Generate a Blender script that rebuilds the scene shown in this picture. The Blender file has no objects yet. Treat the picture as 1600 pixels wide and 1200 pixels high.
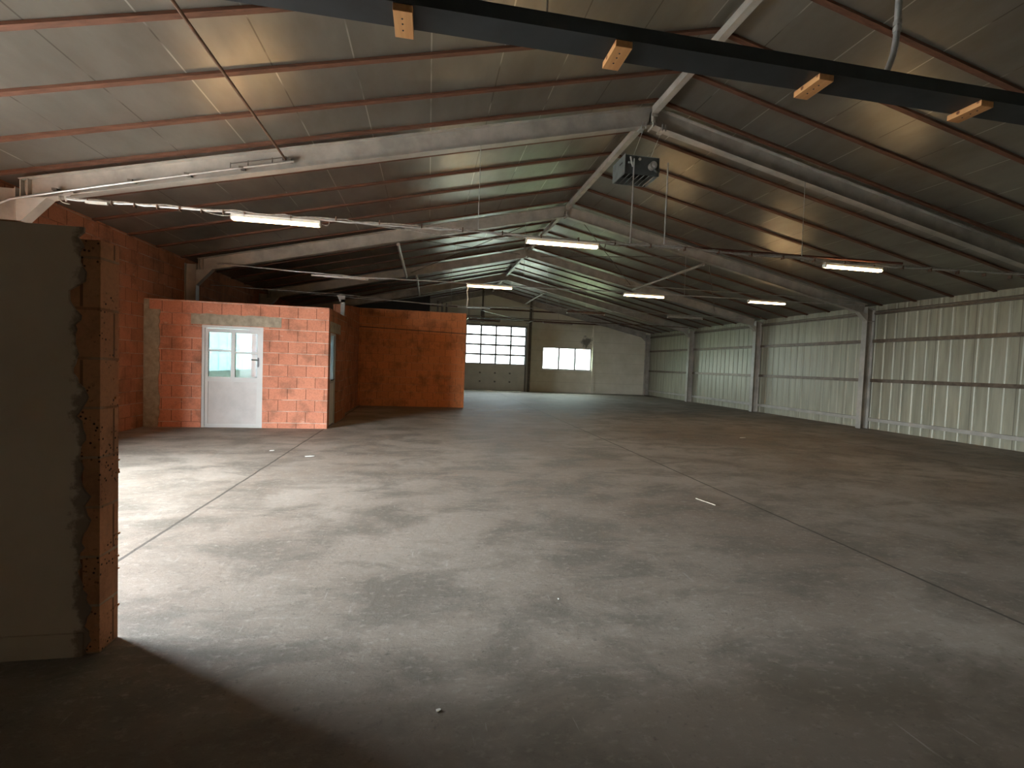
import bpy, math, random
from mathutils import Vector, Matrix
random.seed(7)
sc = bpy.context.scene
COL = sc.collection

# ---------------------------------------------------------------- camera
def rad(a): return math.radians(a)
YAW, PITCH, ROLL, CAMH, FPX = 10.063, -2.271, 2.142, 1.546, 742.99
_y, _p, _r = rad(YAW), rad(PITCH), rad(ROLL)
FW = Vector((math.sin(_y)*math.cos(_p), math.cos(_y)*math.cos(_p), math.sin(_p)))
RT = Vector((math.cos(_y), -math.sin(_y), 0)); UP = RT.cross(FW)
R2 = RT*math.cos(_r)+UP*math.sin(_r); U2 = UP*math.cos(_r)-RT*math.sin(_r)
cd = bpy.data.cameras.new('camera'); cam = bpy.data.objects.new('camera', cd); COL.objects.link(cam)
cd.sensor_fit = 'HORIZONTAL'; cd.sensor_width = 36.0; cd.lens = FPX/1600*36.0
cd.clip_start = 0.05; cd.clip_end = 500
M = Matrix((R2, U2, -FW)).transposed().to_4x4(); M.translation = Vector((0, 0, CAMH))
cam.matrix_world = M; sc.camera = cam

# ---------------------------------------------------------------- sky, exposure
W = bpy.data.worlds.new('overcast_sky'); sc.world = W; W.use_nodes = True
bg = W.node_tree.nodes['Background']; bg.inputs[0].default_value = (0.83, 0.94, 1.0, 1); bg.inputs[1].default_value = 30.0
sc.view_settings.view_transform = 'Standard'; sc.view_settings.look = 'None'
sc.view_settings.exposure = 1.5; sc.view_settings.gamma = 1.0; sc.view_settings.use_curve_mapping = False
cy = sc.cycles
cy.max_bounces = 14; cy.diffuse_bounces = 9; cy.glossy_bounces = 5; cy.transparent_max_bounces = 12
cy.sample_clamp_indirect = 12.0; cy.caustics_reflective = False; cy.caustics_refractive = False
TUBE_E = 15.0
def portal(name, loc, size, rot):
    l = bpy.data.lights.new(name, 'AREA'); l.shape = 'RECTANGLE'; l.size, l.size_y = size
    l.cycles.is_portal = True
    o = bpy.data.objects.new(name, l); o.location = loc; o.rotation_euler = rot; COL.objects.link(o)

# ---------------------------------------------------------------- dimensions
Y0, BAY = 7.562, 5.0
YF = [Y0+BAY*k for k in range(5)]
XR, XL, XC, ZE, ZA = 13.463, -5.731, 3.521, 3.786, 5.95
YB, YE = -3.0, 27.562
SR = (ZA-ZE)/(XR-XC); SL = (ZA-ZE)/(XC-XL)
def zroof(x): return ZE+SR*(XR-x) if x > XC else ZE+SL*(x-XL)
OPEN = (3.15, 5.95, 0.0, 2.9)         # big doorway in the left wall, hidden by the stub wall
portal('portal_side', (XL-0.15, (OPEN[0]+OPEN[1])/2, 1.45), (2.9, 2.8), (0, rad(-90), 0))
portal('portal_room', (XL-0.15, 15.6, 1.6), (1.7, 4.2), (0, rad(-90), 0))
portal('portal_gate', (3.85, YE+0.12, 2.7), (3.5, 2.25), (rad(-90), 0, 0))
portal('portal_window', (8.2, YE+0.12, 2.04), (3.0, 1.25), (rad(-90), 0, 0))

# ---------------------------------------------------------------- material helpers
def mat(name): 
    m = bpy.data.materials.new(name); m.use_nodes = True
    return m, m.node_tree.nodes, m.node_tree.links, m.node_tree.nodes['Principled BSDF']
def nd(N, t, **k):
    n = N.new(t)
    for a, v in k.items(): setattr(n, a, v)
    return n
def noise(N, L, vec, scale, detail=5, rough=.55, dist=0):
    n = nd(N, 'ShaderNodeTexNoise'); n.inputs['Scale'].default_value = scale; n.inputs['Detail'].default_value = detail
    n.inputs['Roughness'].default_value = rough; n.inputs['Distortion'].default_value = dist; L.new(vec, n.inputs['Vector']); return n.outputs[0]
def ramp(N, L, f, stops):
    n = nd(N, 'ShaderNodeValToRGB'); e = n.color_ramp.elements
    while len(e) < len(stops): e.new(0.5)
    for q, (p, c) in zip(e, stops):
        q.position = p; q.color = (c, c, c, 1) if isinstance(c, (int, float)) else (*c, 1)
    L.new(f, n.inputs[0]); return n.outputs[0]
def mix(N, L, f, a, b, mode='MIX'):
    n = nd(N, 'ShaderNodeMix', data_type='RGBA', blend_type=mode)
    for i, v in ((0, f), (6, a), (7, b)):
        if hasattr(v, 'is_output'): L.new(v, n.inputs[i])
        elif isinstance(v, tuple): n.inputs[i].default_value = (*v, 1)
        else: n.inputs[i].default_value = v
    return n.outputs[2]
def math_(N, L, op, a, b=None, c=None):
    n = nd(N, 'ShaderNodeMath', operation=op)
    for i, v in enumerate((a, b, c)):
        if v is None: continue
        if hasattr(v, 'is_output'): L.new(v, n.inputs[i])
        else: n.inputs[i].default_value = v
    return n.outputs[0]
def bump(N, L, h, b, strength=.3, dist=.01):
    n = nd(N, 'ShaderNodeBump'); n.inputs['Strength'].default_value = strength; n.inputs['Distance'].default_value = dist
    L.new(h, n.inputs['Height']); L.new(n.outputs[0], b.inputs['Normal'])
def objc(N): return nd(N, 'ShaderNodeTexCoord').outputs['Object']
def mapv(N, L, v, s): 
    n = nd(N, 'ShaderNodeMapping'); n.inputs['Scale'].default_value = s; L.new(v, n.inputs[0]); return n.outputs[0]

def simple(name, col, rough=.6, metal=0.0, var=.25, scale=6.0, spec=.5, col2=None, stretch=(1, 1, 1)):
    m, N, L, b = mat(name); v = mapv(N, L, objc(N), stretch)
    f = noise(N, L, v, scale, 6, .6)
    c2 = col2 or tuple(x*(1-var) for x in col)
    L.new(mix(N, L, ramp(N, L, f, [(.35, 0), (.65, 1)]), c2, col), b.inputs['Base Color'])
    b.inputs['Roughness'].default_value = rough; b.inputs['Metallic'].default_value = metal
    b.inputs['Specular IOR Level'].default_value = spec
    bump(N, L, f, b, .15, .004); return m

MT = {}
MT['steel'] = simple('grey_painted_steel', (.48, .44, .385), .45, .0, .3, 3.0)
MT['steel_dark'] = simple('dull_steel', (.20, .17, .14), .5, .3, .4, 5)
MT['galv'] = simple('galvanised_steel', (.55, .54, .52), .38, .6, .25, 9)
MT['rust'] = simple('rusty_brown_steel', (.16, .085, .05), .65, .1, .5, 8)
MT['rail'] = simple('dirty_rail_steel', (.20, .15, .11), .45, .4, .4, 8)
MT['redpipe'] = simple('red_brown_pipe', (.22, .06, .035), .5, .0, .4, 8)
MT['black'] = simple('blackened_paint', (.022, .025, .027), .55, .0, .5, 4)
MT['heater'] = simple('blue_grey_sheet', (.27, .31, .31), .45, .3, .3, 5)
MT['heater_dark'] = simple('dark_sheet', (.10, .11, .11), .5, .2, .3, 5)
MT['white'] = simple('white_lacquer', (.78, .76, .7), .4, 0, .1, 5)
MT['cable'] = simple('pale_cable', (.45, .40, .34), .6, 0, .5, 20)
MT['doorpaint'] = simple('door_grey_lacquer', (.52, .52, .50), .42, 0, .1, 2)
MT['doorpanel'] = simple('door_panel_grey', (.50, .48, .46), .5, 0, .12, 5)
MT['gate'] = simple('gate_panel', (.86, .84, .78), .5, 0, .12, 2)
MT['gateframe'] = simple('gate_frame', (.22, .22, .21), .5, 0.2, .12, 2)
MT['concrete'] = simple('lintel_concrete', (.42, .36, .27), .9, 0, .35, 9)
MT['paper'] = simple('paper', (.8, .8, .76), .8, 0, .05, 5)
MT['blackplastic'] = simple('black_plastic', (.02, .02, .02), .4)
MT['grass'] = simple('meadow_green', (.34, .37, .22), .9, 0, .3, 1)
MT['bank'] = simple('bank_grass', (.10, .11, .07), .9, 0, .3, 1)
MT['yard'] = simple('yard_gravel', (.33, .33, .31), .9, 0, .3, 2)
MT['shed'] = simple('turquoise_sheet', (.60, .88, .90), .6, 0, .08, 1)
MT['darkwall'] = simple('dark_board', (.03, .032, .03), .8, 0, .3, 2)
MT['slab'] = simple('dark_slab', (.10, .09, .08), .9, 0, .3, 2)

def wood(name, c1, c2, axis, knots=False):
    m, N, L, b = mat(name); s = [14, 14, 14]; s[axis] = .8
    v = mapv(N, L, objc(N), tuple(s)); f = noise(N, L, v, 1.5, 6, .6, .6)
    c = mix(N, L, ramp(N, L, f, [(.3, 0), (.7, 1)]), c1, c2)
    if knots:
        w = nd(N, 'ShaderNodeTexVoronoi'); w.inputs['Scale'].default_value = 14; L.new(objc(N), w.inputs['Vector'])
        c = mix(N, L, ramp(N, L, w.outputs['Distance'], [(.12, 1), (.2, 0)]), c, (.16, .05, .015))
    L.new(c, b.inputs['Base Color']); b.inputs['Roughness'].default_value = .7; bump(N, L, f, b, .3, .003); return m
MT['timber'] = wood('brown_timber', (.075, .03, .016), (.18, .075, .042), 0)
MT['pine'] = wood('fresh_pine', (.52, .22, .075), (.70, .36, .14), 1, True)

def brick_mat(name, c1, c2, mortar, msize=.007, dirt=(.10, .06, .04), jamb=False, off=(0, 0)):
    m, N, L, b = mat(name); o = objc(N)
    s = nd(N, 'ShaderNodeSeparateXYZ'); L.new(o, s.inputs[0])
    u = math_(N, L, 'ADD', s.outputs[0], s.outputs[1]); u = math_(N, L, 'ADD', u, 20.0+off[0])
    vv = math_(N, L, 'ADD', s.outputs[2], off[1])
    # wobble of the courses
    wob = noise(N, L, o, 1.4, 3); wob = math_(N, L, 'MULTIPLY', math_(N, L, 'SUBTRACT', wob, .5), .03)
    vv = math_(N, L, 'ADD', vv, wob)
    c = nd(N, 'ShaderNodeCombineXYZ'); L.new(u, c.inputs[0]); L.new(vv, c.inputs[1])
    t = nd(N, 'ShaderNodeTexBrick'); L.new(c.outputs[0], t.inputs['Vector'])
    t.inputs['Scale'].default_value = 1; t.inputs['Brick Width'].default_value = .375; t.inputs['Row Height'].default_value = .25
    t.inputs['Mortar Size'].default_value = msize; t.inputs['Mortar Smooth'].default_value = .2; t.inputs['Bias'].default_value = 0
    t.inputs['Color1'].default_value = (*c1, 1); t.inputs['Color2'].default_value = (*c2, 1)
    # horizontal joints pale, upright joints dark
    row = math_(N, L, 'ABSOLUTE', math_(N, L, 'SUBTRACT', math_(N, L, 'FRACT', math_(N, L, 'DIVIDE', vv, .25)), .5))
    hj = math_(N, L, 'GREATER_THAN', row, .455)
    mfade = ramp(N, L, noise(N, L, o, 1.6, 3), [(.38, 0), (.55, 1)])
    pale = mix(N, L, mfade, tuple(x*.55 for x in c1), mortar)
    mc = mix(N, L, hj, tuple(x*.35 for x in c1), pale)
    col = mix(N, L, t.outputs['Fac'], t.outputs['Color'], mc)
    f = noise(N, L, o, 2.2, 8, .65); col = mix(N, L, ramp(N, L, f, [(.48, 0), (.75, .75)]), col, dirt)
    f2 = noise(N, L, o, 38, 4, .7); col = mix(N, L, ramp(N, L, f2, [(.3, .25), (.55, 0)]), col, dirt)
    sc_ = ramp(N, L, noise(N, L, mapv(N, L, o, (1, 1, 2.2)), 5, 4), [(.66, 0), (.72, .35)])
    col = mix(N, L, sc_, col, mortar)
    if jamb:
        w = nd(N, 'ShaderNodeTexVoronoi'); w.inputs['Scale'].default_value = 42; L.new(o, w.inputs['Vector'])
        hole = math_(N, L, 'MULTIPLY', ramp(N, L, w.outputs['Distance'], [(.18, 1), (.3, 0)]), ramp(N, L, noise(N, L, o, 4, 2), [(.5, 0), (.56, 1)]))
        col = mix(N, L, hole, col, (.03, .015, .01))
    L.new(col, b.inputs['Base Color']); b.inputs['Roughness'].default_value = .9; b.inputs['Specular IOR Level'].default_value = .2
    h = math_(N, L, 'SUBTRACT', f2, t.outputs['Fac']); bump(N, L, h, b, .5, .006); return m
MT['brick'] = brick_mat('orange_clay_block', (.68, .28, .175), (.60, .24, .15), (.68, .54, .44), off=(0, -.115))
MT['brick_wall'] = brick_mat('brown_clay_block', (.50, .20, .105), (.42, .165, .085), (.48, .34, .25))
MT['brick_jamb'] = brick_mat('broken_clay_block', (.52, .23, .11), (.45, .19, .09), (.45, .33, .22), jamb=True)
MT['brick_store'] = brick_mat('store_clay_block', (.74, .27, .105), (.67, .24, .095), (.62, .34, .2), .005)

def plaster():
    m, N, L, b = mat('grey_brown_plaster'); o = objc(N)
    f = noise(N, L, o, 1.6, 6, .6); c = mix(N, L, ramp(N, L, f, [(.3, 0), (.7, 1)]), (.47, .35, .25), (.57, .43, .32))
    f2 = noise(N, L, o, 60, 3, .6)
    s = nd(N, 'ShaderNodeSeparateXYZ'); L.new(o, s.inputs[0])
    x = math_(N, L, 'ADD', s.outputs[0], math_(N, L, 'MULTIPLY', noise(N, L, o, 9, 5, .7), .22))
    c = mix(N, L, ramp(N, L, math_(N, L, 'ADD', x, 2.0), [(.39, 0), (.42, .65)]), c, (.08, .04, .03))
    L.new(c, b.inputs['Base Color']); b.inputs['Roughness'].default_value = .95; bump(N, L, f2, b, .3, .003); return m
MT['plaster'] = plaster()

def floor_mat():
    m, N, L, b = mat('worn_concrete'); o = objc(N)
    big = noise(N, L, o, .35, 5, .6, .5); mid = noise(N, L, mapv(N, L, o, (1, 1.6, 1)), 1.1, 8, .68, .4); fine = noise(N, L, mapv(N, L, o, (1, 1.5, 1)), 13, 9, .78)
    c = mix(N, L, ramp(N, L, big, [(.35, 0), (.62, 1)]), (.21, .165, .128), (.33, .28, .235))
    c = mix(N, L, ramp(N, L, mid, [(.40, .8), (.55, 0)]), c, (.135, .115, .092))
    c = mix(N, L, ramp(N, L, fine, [(.53, 0), (.70, .6)]), c, (.47, .42, .36))
    c = mix(N, L, ramp(N, L, noise(N, L, o, 22, 4, .7), [(.28, .7), (.40, 0)]), c, (.09, .075, .06))
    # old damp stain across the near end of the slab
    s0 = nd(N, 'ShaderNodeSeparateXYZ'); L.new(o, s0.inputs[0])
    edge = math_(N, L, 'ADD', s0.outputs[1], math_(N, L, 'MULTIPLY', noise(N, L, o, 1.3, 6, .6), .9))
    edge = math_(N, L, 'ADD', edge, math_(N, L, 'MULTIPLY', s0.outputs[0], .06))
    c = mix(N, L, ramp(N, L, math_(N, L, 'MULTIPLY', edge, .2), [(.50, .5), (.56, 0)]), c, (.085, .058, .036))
    # scratches
    sv = nd(N, 'ShaderNodeMapping'); sv.inputs['Scale'].default_value = (9, 1.0, 1); sv.inputs['Rotation'].default_value = (0, 0, .9); L.new(o, sv.inputs[0])
    c = mix(N, L, ramp(N, L, noise(N, L, sv.outputs[0], 2.4, 5, .6), [(.66, 0), (.72, .35)]), c, (.46, .43, .39))
    # joints
    s = nd(N, 'ShaderNodeSeparateXYZ'); L.new(o, s.inputs[0]); wx = math_(N, L, 'MULTIPLY', math_(N, L, 'SUBTRACT', noise(N, L, o, 2.5, 4), .5), .035)
    jm = None
    for x0 in (-2.2, 3.83, 9.9):
        d = math_(N, L, 'ABSOLUTE', math_(N, L, 'SUBTRACT', math_(N, L, 'ADD', s.outputs[0], wx), x0))
        k = math_(N, L, 'LESS_THAN', d, .014); jm = k if jm is None else math_(N, L, 'MAXIMUM', jm, k)
    for y0 in (7.1, 13.6, 20.1):
        d = math_(N, L, 'ABSOLUTE', math_(N, L, 'SUBTRACT', math_(N, L, 'ADD', s.outputs[1], wx), y0))
        k = math_(N, L, 'MULTIPLY', math_(N, L, 'LESS_THAN', d, .007), .5); jm = math_(N, L, 'MAXIMUM', jm, k)
    c = mix(N, L, math_(N, L, 'MULTIPLY', jm, .85), c, (.05, .04, .03))
    L.new(c, b.inputs['Base Color'])
    L.new(ramp(N, L, mid, [(.3, .62), (.7, .8)]), b.inputs['Roughness']); b.inputs['Specular IOR Level'].default_value = .4
    h = math_(N, L, 'SUBTRACT', math_(N, L, 'ADD', fine, math_(N, L, 'MULTIPLY', mid, .8)), jm)
    bump(N, L, h, b, .55, .014); return m
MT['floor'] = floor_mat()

def roof_mat():
    m, N, L, b = mat('foil_faced_roof_panel'); o = objc(N)
    s = nd(N, 'ShaderNodeSeparateXYZ'); L.new(o, s.inputs[0])
    u = math_(N, L, 'DIVIDE', math_(N, L, 'ADD', s.outputs[0], 3.47+8.5), .85)
    d = math_(N, L, 'ABSOLUTE', math_(N, L, 'SUBTRACT', math_(N, L, 'FRACT', math_(N, L, 'ADD', u, .5)), .5))
    seam = math_(N, L, 'LESS_THAN', d, .009)
    pid = math_(N, L, 'FLOOR', math_(N, L, 'ADD', u, .5))
    wn = nd(N, 'ShaderNodeTexWhiteNoise', noise_dimensions='1D'); L.new(math_(N, L, 'FLOOR', u), wn.inputs['W'])
    ws = nd(N, 'ShaderNodeTexNoise'); ws.inputs['Scale'].default_value = .9; ws.inputs['Detail'].default_value = 2; L.new(o, ws.inputs['Vector'])
    f = noise(N, L, mapv(N, L, o, (1, .35, 1)), 1.3, 6, .6)
    c = mix(N, L, ramp(N, L, f, [(.3, 0), (.7, 1)]), (.21, .193, .165), (.345, .33, .29))
    c = mix(N, L, math_(N, L, 'MULTIPLY', wn.outputs['Value'], .22), c, (.22, .19, .15))
    sm = mix(N, L, ramp(N, L, ws.outputs[0], [(.46, 0), (.54, 1)]), (.07, .05, .04), (.75, .72, .66))
    c = mix(N, L, math_(N, L, 'MULTIPLY', seam, .55), c, sm)
    L.new(c, b.inputs['Base Color']); b.inputs['Metallic'].default_value = .7
    L.new(ramp(N, L, noise(N, L, o, 2.5, 5), [(.3, .33), (.7, .42)]), b.inputs['Roughness'])
    h = math_(N, L, 'SUBTRACT', math_(N, L, 'MULTIPLY', noise(N, L, o, .8, 2), .6), seam); bump(N, L, h, b, .2, .015); return m
MT['roof'] = roof_mat()

def sheet_mat():
    m, N, L, b = mat('profiled_wall_sheet'); o = objc(N)
    st = noise(N, L, mapv(N, L, o, (1, 3.5, .25)), 2.2, 6, .65); f = noise(N, L, o, .9, 4)
    c = mix(N, L, ramp(N, L, st, [(.3, 0), (.65, 1)]), (.27, .255, .185), (.43, .405, .305))
    c = mix(N, L, ramp(N, L, f, [(.45, 0), (.8, .4)]), c, (.36, .34, .25))
    s = nd(N, 'ShaderNodeSeparateXYZ'); L.new(o, s.inputs[0])
    d = math_(N, L, 'ABSOLUTE', math_(N, L, 'SUBTRACT', math_(N, L, 'FRACT', math_(N, L, 'DIVIDE', s.outputs[1], .93)), .5))
    c = mix(N, L, math_(N, L, 'MULTIPLY', math_(N, L, 'LESS_THAN', d, .010), .7), c, (.13, .11, .08))
    L.new(c, b.inputs['Base Color']); b.inputs['Roughness'].default_value = .42; b.inputs['Metallic'].default_value = .1; return m
MT['sheet'] = sheet_mat()

def endwall_mat():
    m, N, L, b = mat('cream_blockwork'); o = objc(N)
    s = nd(N, 'ShaderNodeSeparateXYZ'); L.new(o, s.inputs[0])
    d = math_(N, L, 'FRACT', math_(N, L, 'DIVIDE', s.outputs[2], .62)); j = math_(N, L, 'LESS_THAN', d, .03)
    f = noise(N, L, o, 1.2, 6, .6); c = mix(N, L, ramp(N, L, f, [(.35, 0), (.7, 1)]), (.72, .67, .53), (.86, .81, .68))
    c = mix(N, L, math_(N, L, 'MULTIPLY', j, .35), c, (.3, .26, .2))
    # soot patch above the window
    v = nd(N, 'ShaderNodeVectorMath', operation='DISTANCE'); L.new(o, v.inputs[0]); v.inputs[1].default_value = (9.35, 27.5, 3.1)
    dd = math_(N, L, 'ADD', v.outputs['Value'], math_(N, L, 'MULTIPLY', noise(N, L, o, 4, 5, .7), 1.1))
    c = mix(N, L, ramp(N, L, dd, [(.75, .75), (.95, 0)]), c, (.06, .05, .04))
    L.new(c, b.inputs['Base Color']); b.inputs['Roughness'].default_value = .8; return m
MT['endwall'] = endwall_mat()

def glass(name, tint, gloss=.08, dirt=0.0):
    m, N, L, b = mat(name); N.remove(b); out = N['Material Output']
    t = nd(N, 'ShaderNodeBsdfTransparent'); t.inputs[0].default_value = (*tint, 1)
    g = nd(N, 'ShaderNodeBsdfGlossy'); g.inputs['Roughness'].default_value = .05
    x = nd(N, 'ShaderNodeMixShader'); x.inputs[0].default_value = gloss; L.new(t.outputs[0], x.inputs[1]); L.new(g.outputs[0], x.inputs[2]); r = x.outputs[0]
    if dirt:
        q = nd(N, 'ShaderNodeBsdfTranslucent'); q.inputs[0].default_value = (.85, .9, .88, 1)
        y = nd(N, 'ShaderNodeMixShader'); y.inputs[0].default_value = dirt; L.new(r, y.inputs[1]); L.new(q.outputs[0], y.inputs[2]); r = y.outputs[0]
    L.new(r, out.inputs[0]); return m
MT['glass'] = glass('window_glass', (.42, .44, .41))
MT['dirty_glass'] = glass('dirty_glass', (.44, .46, .46), .006)
MT['acrylic'] = glass('hazy_acrylic', (.42, .43, .43), .04, .12)
MT['frosted'] = glass('frosted_glass', (.8, .85, .88), .25, .5)
def emit(name, c, s):
    m, N, L, b = mat(name); b.inputs['Base Color'].default_value = (*c, 1); b.inputs['Emission Color'].default_value = (*c, 1)
    b.inputs['Emission Strength'].default_value = s; return m
MT['tube'] = emit('warm_fluorescent_tube', (1.0, .68, .34), TUBE_E)

# ---------------------------------------------------------------- mesh builder
class MB:
    def __init__(s): s.v = []; s.f = []; s.m = []; s.sm = []
    def add(s, vs, fs, mi=0, smooth=False):
        k = len(s.v); s.v += [tuple(x) for x in vs]; s.f += [tuple(i+k for i in f) for f in fs]; s.m += [mi]*len(fs); s.sm += [smooth]*len(fs); return s
    def box(s, x0, x1, y0, y1, z0, z1, mi=0):
        vs = [(x, y, z) for x in (x0, x1) for y in (y0, y1) for z in (z0, z1)]
        return s.add(vs, [(0, 1, 3, 2), (4, 6, 7, 5), (0, 4, 5, 1), (2, 3, 7, 6), (0, 2, 6, 4), (1, 5, 7, 3)], mi)
    def beam(s, p0, p1, side, w, h, mi=0):     # rectangular bar; side = sideways axis; hangs h below the line
        p0, p1, side = Vector(p0), Vector(p1), Vector(side).normalized()
        d = (p1-p0).normalized(); up = side.cross(d).normalized()
        if up.z < 0: up = -up
        vs = [p+side*a*w/2-up*b*h for p in (p0, p1) for a, b in ((-1, 0), (1, 0), (1, 1), (-1, 1))]
        return s.add(vs, [(3, 2, 1, 0), (4, 5, 6, 7), (0, 1, 5, 4), (1, 2, 6, 5), (2, 3, 7, 6), (3, 0, 4, 7)], mi)
    def prism(s, prof, d, mi=0):               # closed profile of Vectors extruded by d
        n = len(prof); d = Vector(d); a = [Vector(p) for p in prof]
        return s.add(a+[p+d for p in a], [tuple(range(n))[::-1], tuple(range(n, 2*n))]+[(i, (i+1) % n, n+(i+1) % n, n+i) for i in range(n)], mi)
    def tube(s, path, r, n=8, mi=0, closed_ends=True):
        path = [Vector(p) for p in path]; rings = []; ref = None
        for i, p in enumerate(path):
            d = (path[min(i+1, len(path)-1)]-path[max(i-1, 0)]).normalized()
            if ref is None: ref = Vector((0, 0, 1)) if abs(d.z) < .9 else Vector((1, 0, 0))
            a = d.cross(ref).normalized(); b = a.cross(d).normalized(); ref = b if False else ref
            rr = r[i] if isinstance(r, (list, tuple)) else r
            rings.append([p+(a*math.cos(t)+b*math.sin(t))*rr for t in [2*math.pi*j/n for j in range(n)]])
        vs = [v for q in rings for v in q]
        fs = [(i*n+j, i*n+(j+1) % n, (i+1)*n+(j+1) % n, (i+1)*n+j) for i in range(len(path)-1) for j in range(n)]
        s.add(vs, fs, mi, True)
        if closed_ends: s.add(rings[0], [tuple(range(n))[::-1]], mi); s.add(rings[-1], [tuple(range(n))], mi)
        return s
    def ibeam(s, p0, p1, flange_axis, depth, width, hint, tf=.012, tw=.008, mi=0):   # p on the outer (top) face centre, depth goes along axis
        p0, p1, fa = Vector(p0), Vector(p1), Vector(flange_axis).normalized()
        d = (p1-p0).normalized(); dn = fa.cross(d).normalized()
        if dn.dot(Vector(hint)) < 0: dn = -dn
        w, t = width/2, tw/2
        pr = [(-w, 0), (w, 0), (w, tf), (t, tf), (t, depth-tf), (w, depth-tf), (w, depth), (-w, depth), (-w, depth-tf), (-t, depth-tf), (-t, tf), (-w, tf)]
        return s.prism([p0+fa*a+dn*b for a, b in pr], p1-p0, mi)
    def build(s, name, mats, parent=None, loc=(0, 0, 0), bevel=0.0):
        me = bpy.data.meshes.new(name); lo = Vector(loc)
        me.from_pydata([Vector(v)-lo for v in s.v], [], s.f); me.validate()
        for mt in (mats if isinstance(mats, (list, tuple)) else [mats]): me.materials.append(MT[mt])
        for p, i, q in zip(me.polygons, s.m, s.sm): p.material_index = i; p.use_smooth = q
        import bmesh
        bm = bmesh.new(); bm.from_mesh(me); bmesh.ops.recalc_face_normals(bm, faces=bm.faces); bm.to_mesh(me); bm.free()
        o = bpy.data.objects.new(name, me); COL.objects.link(o)
        if parent is None: o.location = lo
        else: o.parent = parent; o.location = lo-parent.location if parent.type == 'EMPTY' else lo-parent.location
        if bevel:
            b = o.modifiers.new('bevel', 'BEVEL'); b.width = bevel; b.segments = 2; b.limit_method = 'ANGLE'
        return o
def tag(o, label=None, cat=None, group=None, kind=None):
    if label: o['label'] = label
    if cat: o['category'] = cat
    if group: o['group'] = group
    if kind: o['kind'] = kind
    return o
def empty(name, loc, label, cat, group=None):
    o = bpy.data.objects.new(name, None); COL.objects.link(o); o.location = loc; o.empty_display_size = .2
    return tag(o, label, cat, group)
def struct(name, mb, mats, label=None, parent=None, loc=(0, 0, 0)):
    o = mb.build(name, mats, parent, loc)
    if parent is None: tag(o, label, kind='structure')
    elif label: o['label'] = label
    return o
ORD = ['first', 'second', 'third', 'fourth', 'fifth', 'sixth', 'seventh', 'eighth']

# ================================================================ SETTING
struct('ground', MB().box(-60, 60, -20, 90, -.5, -.12), 'yard', 'grey gravel yard outside the hall')
struct('meadow', MB().box(-30, 50, YE+2, YE+60, -.119, -.1), 'grass', 'green meadow beyond the gate')
b = MB(); n = 24
hill = [Vector((-9-i*1.0, 0, -.12)) for i in range(1)]
b = MB().prism([(-11.7, 16, -.12), (-7.6, 16, -.12), (-9.5, 16, .35), (-11.7, 16, .62)], (0, 34, 0)); struct('ground_bank', b, 'bank', 'grey green meadow bank beyond the yard, seen through the door panes')
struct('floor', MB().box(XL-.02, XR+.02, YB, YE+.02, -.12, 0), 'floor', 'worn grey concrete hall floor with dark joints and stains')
struct('ceiling', MB().prism([(XL-.3, YB, zroof(XL)-.3*SL), (XC, YB, ZA), (XR+.3, YB, ZE-.3*SR), (XR+.3, YB, ZE-.3*SR+.12), (XC, YB, ZA+.12), (XL-.3, YB, ZE-.3*SL+.12)], (0, YE-YB+.3, 0)), 'roof', 'gabled underside of foil faced grey roof panels')
# left wall (with the big doorway behind the stub wall and the window inside the small room)
b = MB(); x0, x1 = XL-.27, XL
RW = (13.5, 17.7, .75, 2.45)
zt = ZE-.005
b.box(x0, x1, YB, OPEN[0], 0, zt).box(x0, x1, OPEN[0], OPEN[1], OPEN[3], zt).box(x0, x1, OPEN[1], RW[0], 0, zt)
b.box(x0, x1, RW[0], RW[1], 0, RW[2]).box(x0, x1, RW[0], RW[1], RW[3], zt).box(x0, x1, RW[1], YE+.02, 0, zt)
struct('wall_left', b, 'brick_wall', 'long left wall of brown orange clay blocks under the eave')
# right wall, profiled sheet
b = MB(); prof = []; y = YB
while y < YE:
    for dy, dx in ((0, 0), (.22, 0), (.245, .013), (.285, .013), (.31, 0)):
        if dy < .31: prof.append((XR+dx, min(y+dy, YE)))
    y += .31
prof.append((XR, YE))
vs = []; fs = []
for i, (px, py) in enumerate(prof): vs += [(px, py, 0), (px, py, ZE-.002)]
for i in range(len(prof)-1): fs.append((2*i, 2*i+2, 2*i+3, 2*i+1))
k = len(vs); vs += [(XR+.06, YB, 0), (XR+.06, YB, ZE-.014), (XR+.06, YE, 0), (XR+.06, YE, ZE-.014)]
fs += [(k, k+1, k+3, k+2), (0, 1, k+1, k), (2*len(prof)-2, 2*len(prof)-1, k+3, k+2)]
b.add(vs, fs); struct('wall_right', b, 'sheet', 'long right wall of pale greenish ribbed metal sheet')
# end wall with gate and window openings
GX0, GX1, GZ = 2.03, 5.68, 3.86
WX0, WX1, WZ0, WZ1 = 6.68, 9.70, 1.38, 2.70
b = MB(); t = .2
def epan(xa, xb, z0, z1f):
    # vertical panel following the roof line between xa and xb
    xs = [xa]+([XC] if xa < XC < xb else [])+[xb]
    if z1f is None: top = [(x, YE, zroof(x)-.003) for x in reversed(xs)]
    else: top = [(xb, YE, z1f), (xa, YE, z1f)]
    b.prism([(xa, YE, z0), (xb, YE, z0)]+top, (0, t, 0))
epan(XL, GX0, 0, None); epan(GX0, GX1, GZ, None); epan(GX1, WX0, 0, None); epan(WX0, WX1, 0, WZ0); epan(WX0, WX1, WZ1, None); epan(WX1, XR, 0, None)
struct('wall_end', b, 'endwall', 'cream gable wall at the far end of the hall')
struct('wall_back', MB().prism([(XL, YB, 0), (XR, YB, 0), (XR, YB, ZE), (XC, YB, ZA-.003), (XL, YB, ZE)], (0, -.2, 0)), 'endwall', 'plastered wall behind the viewer')
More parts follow.
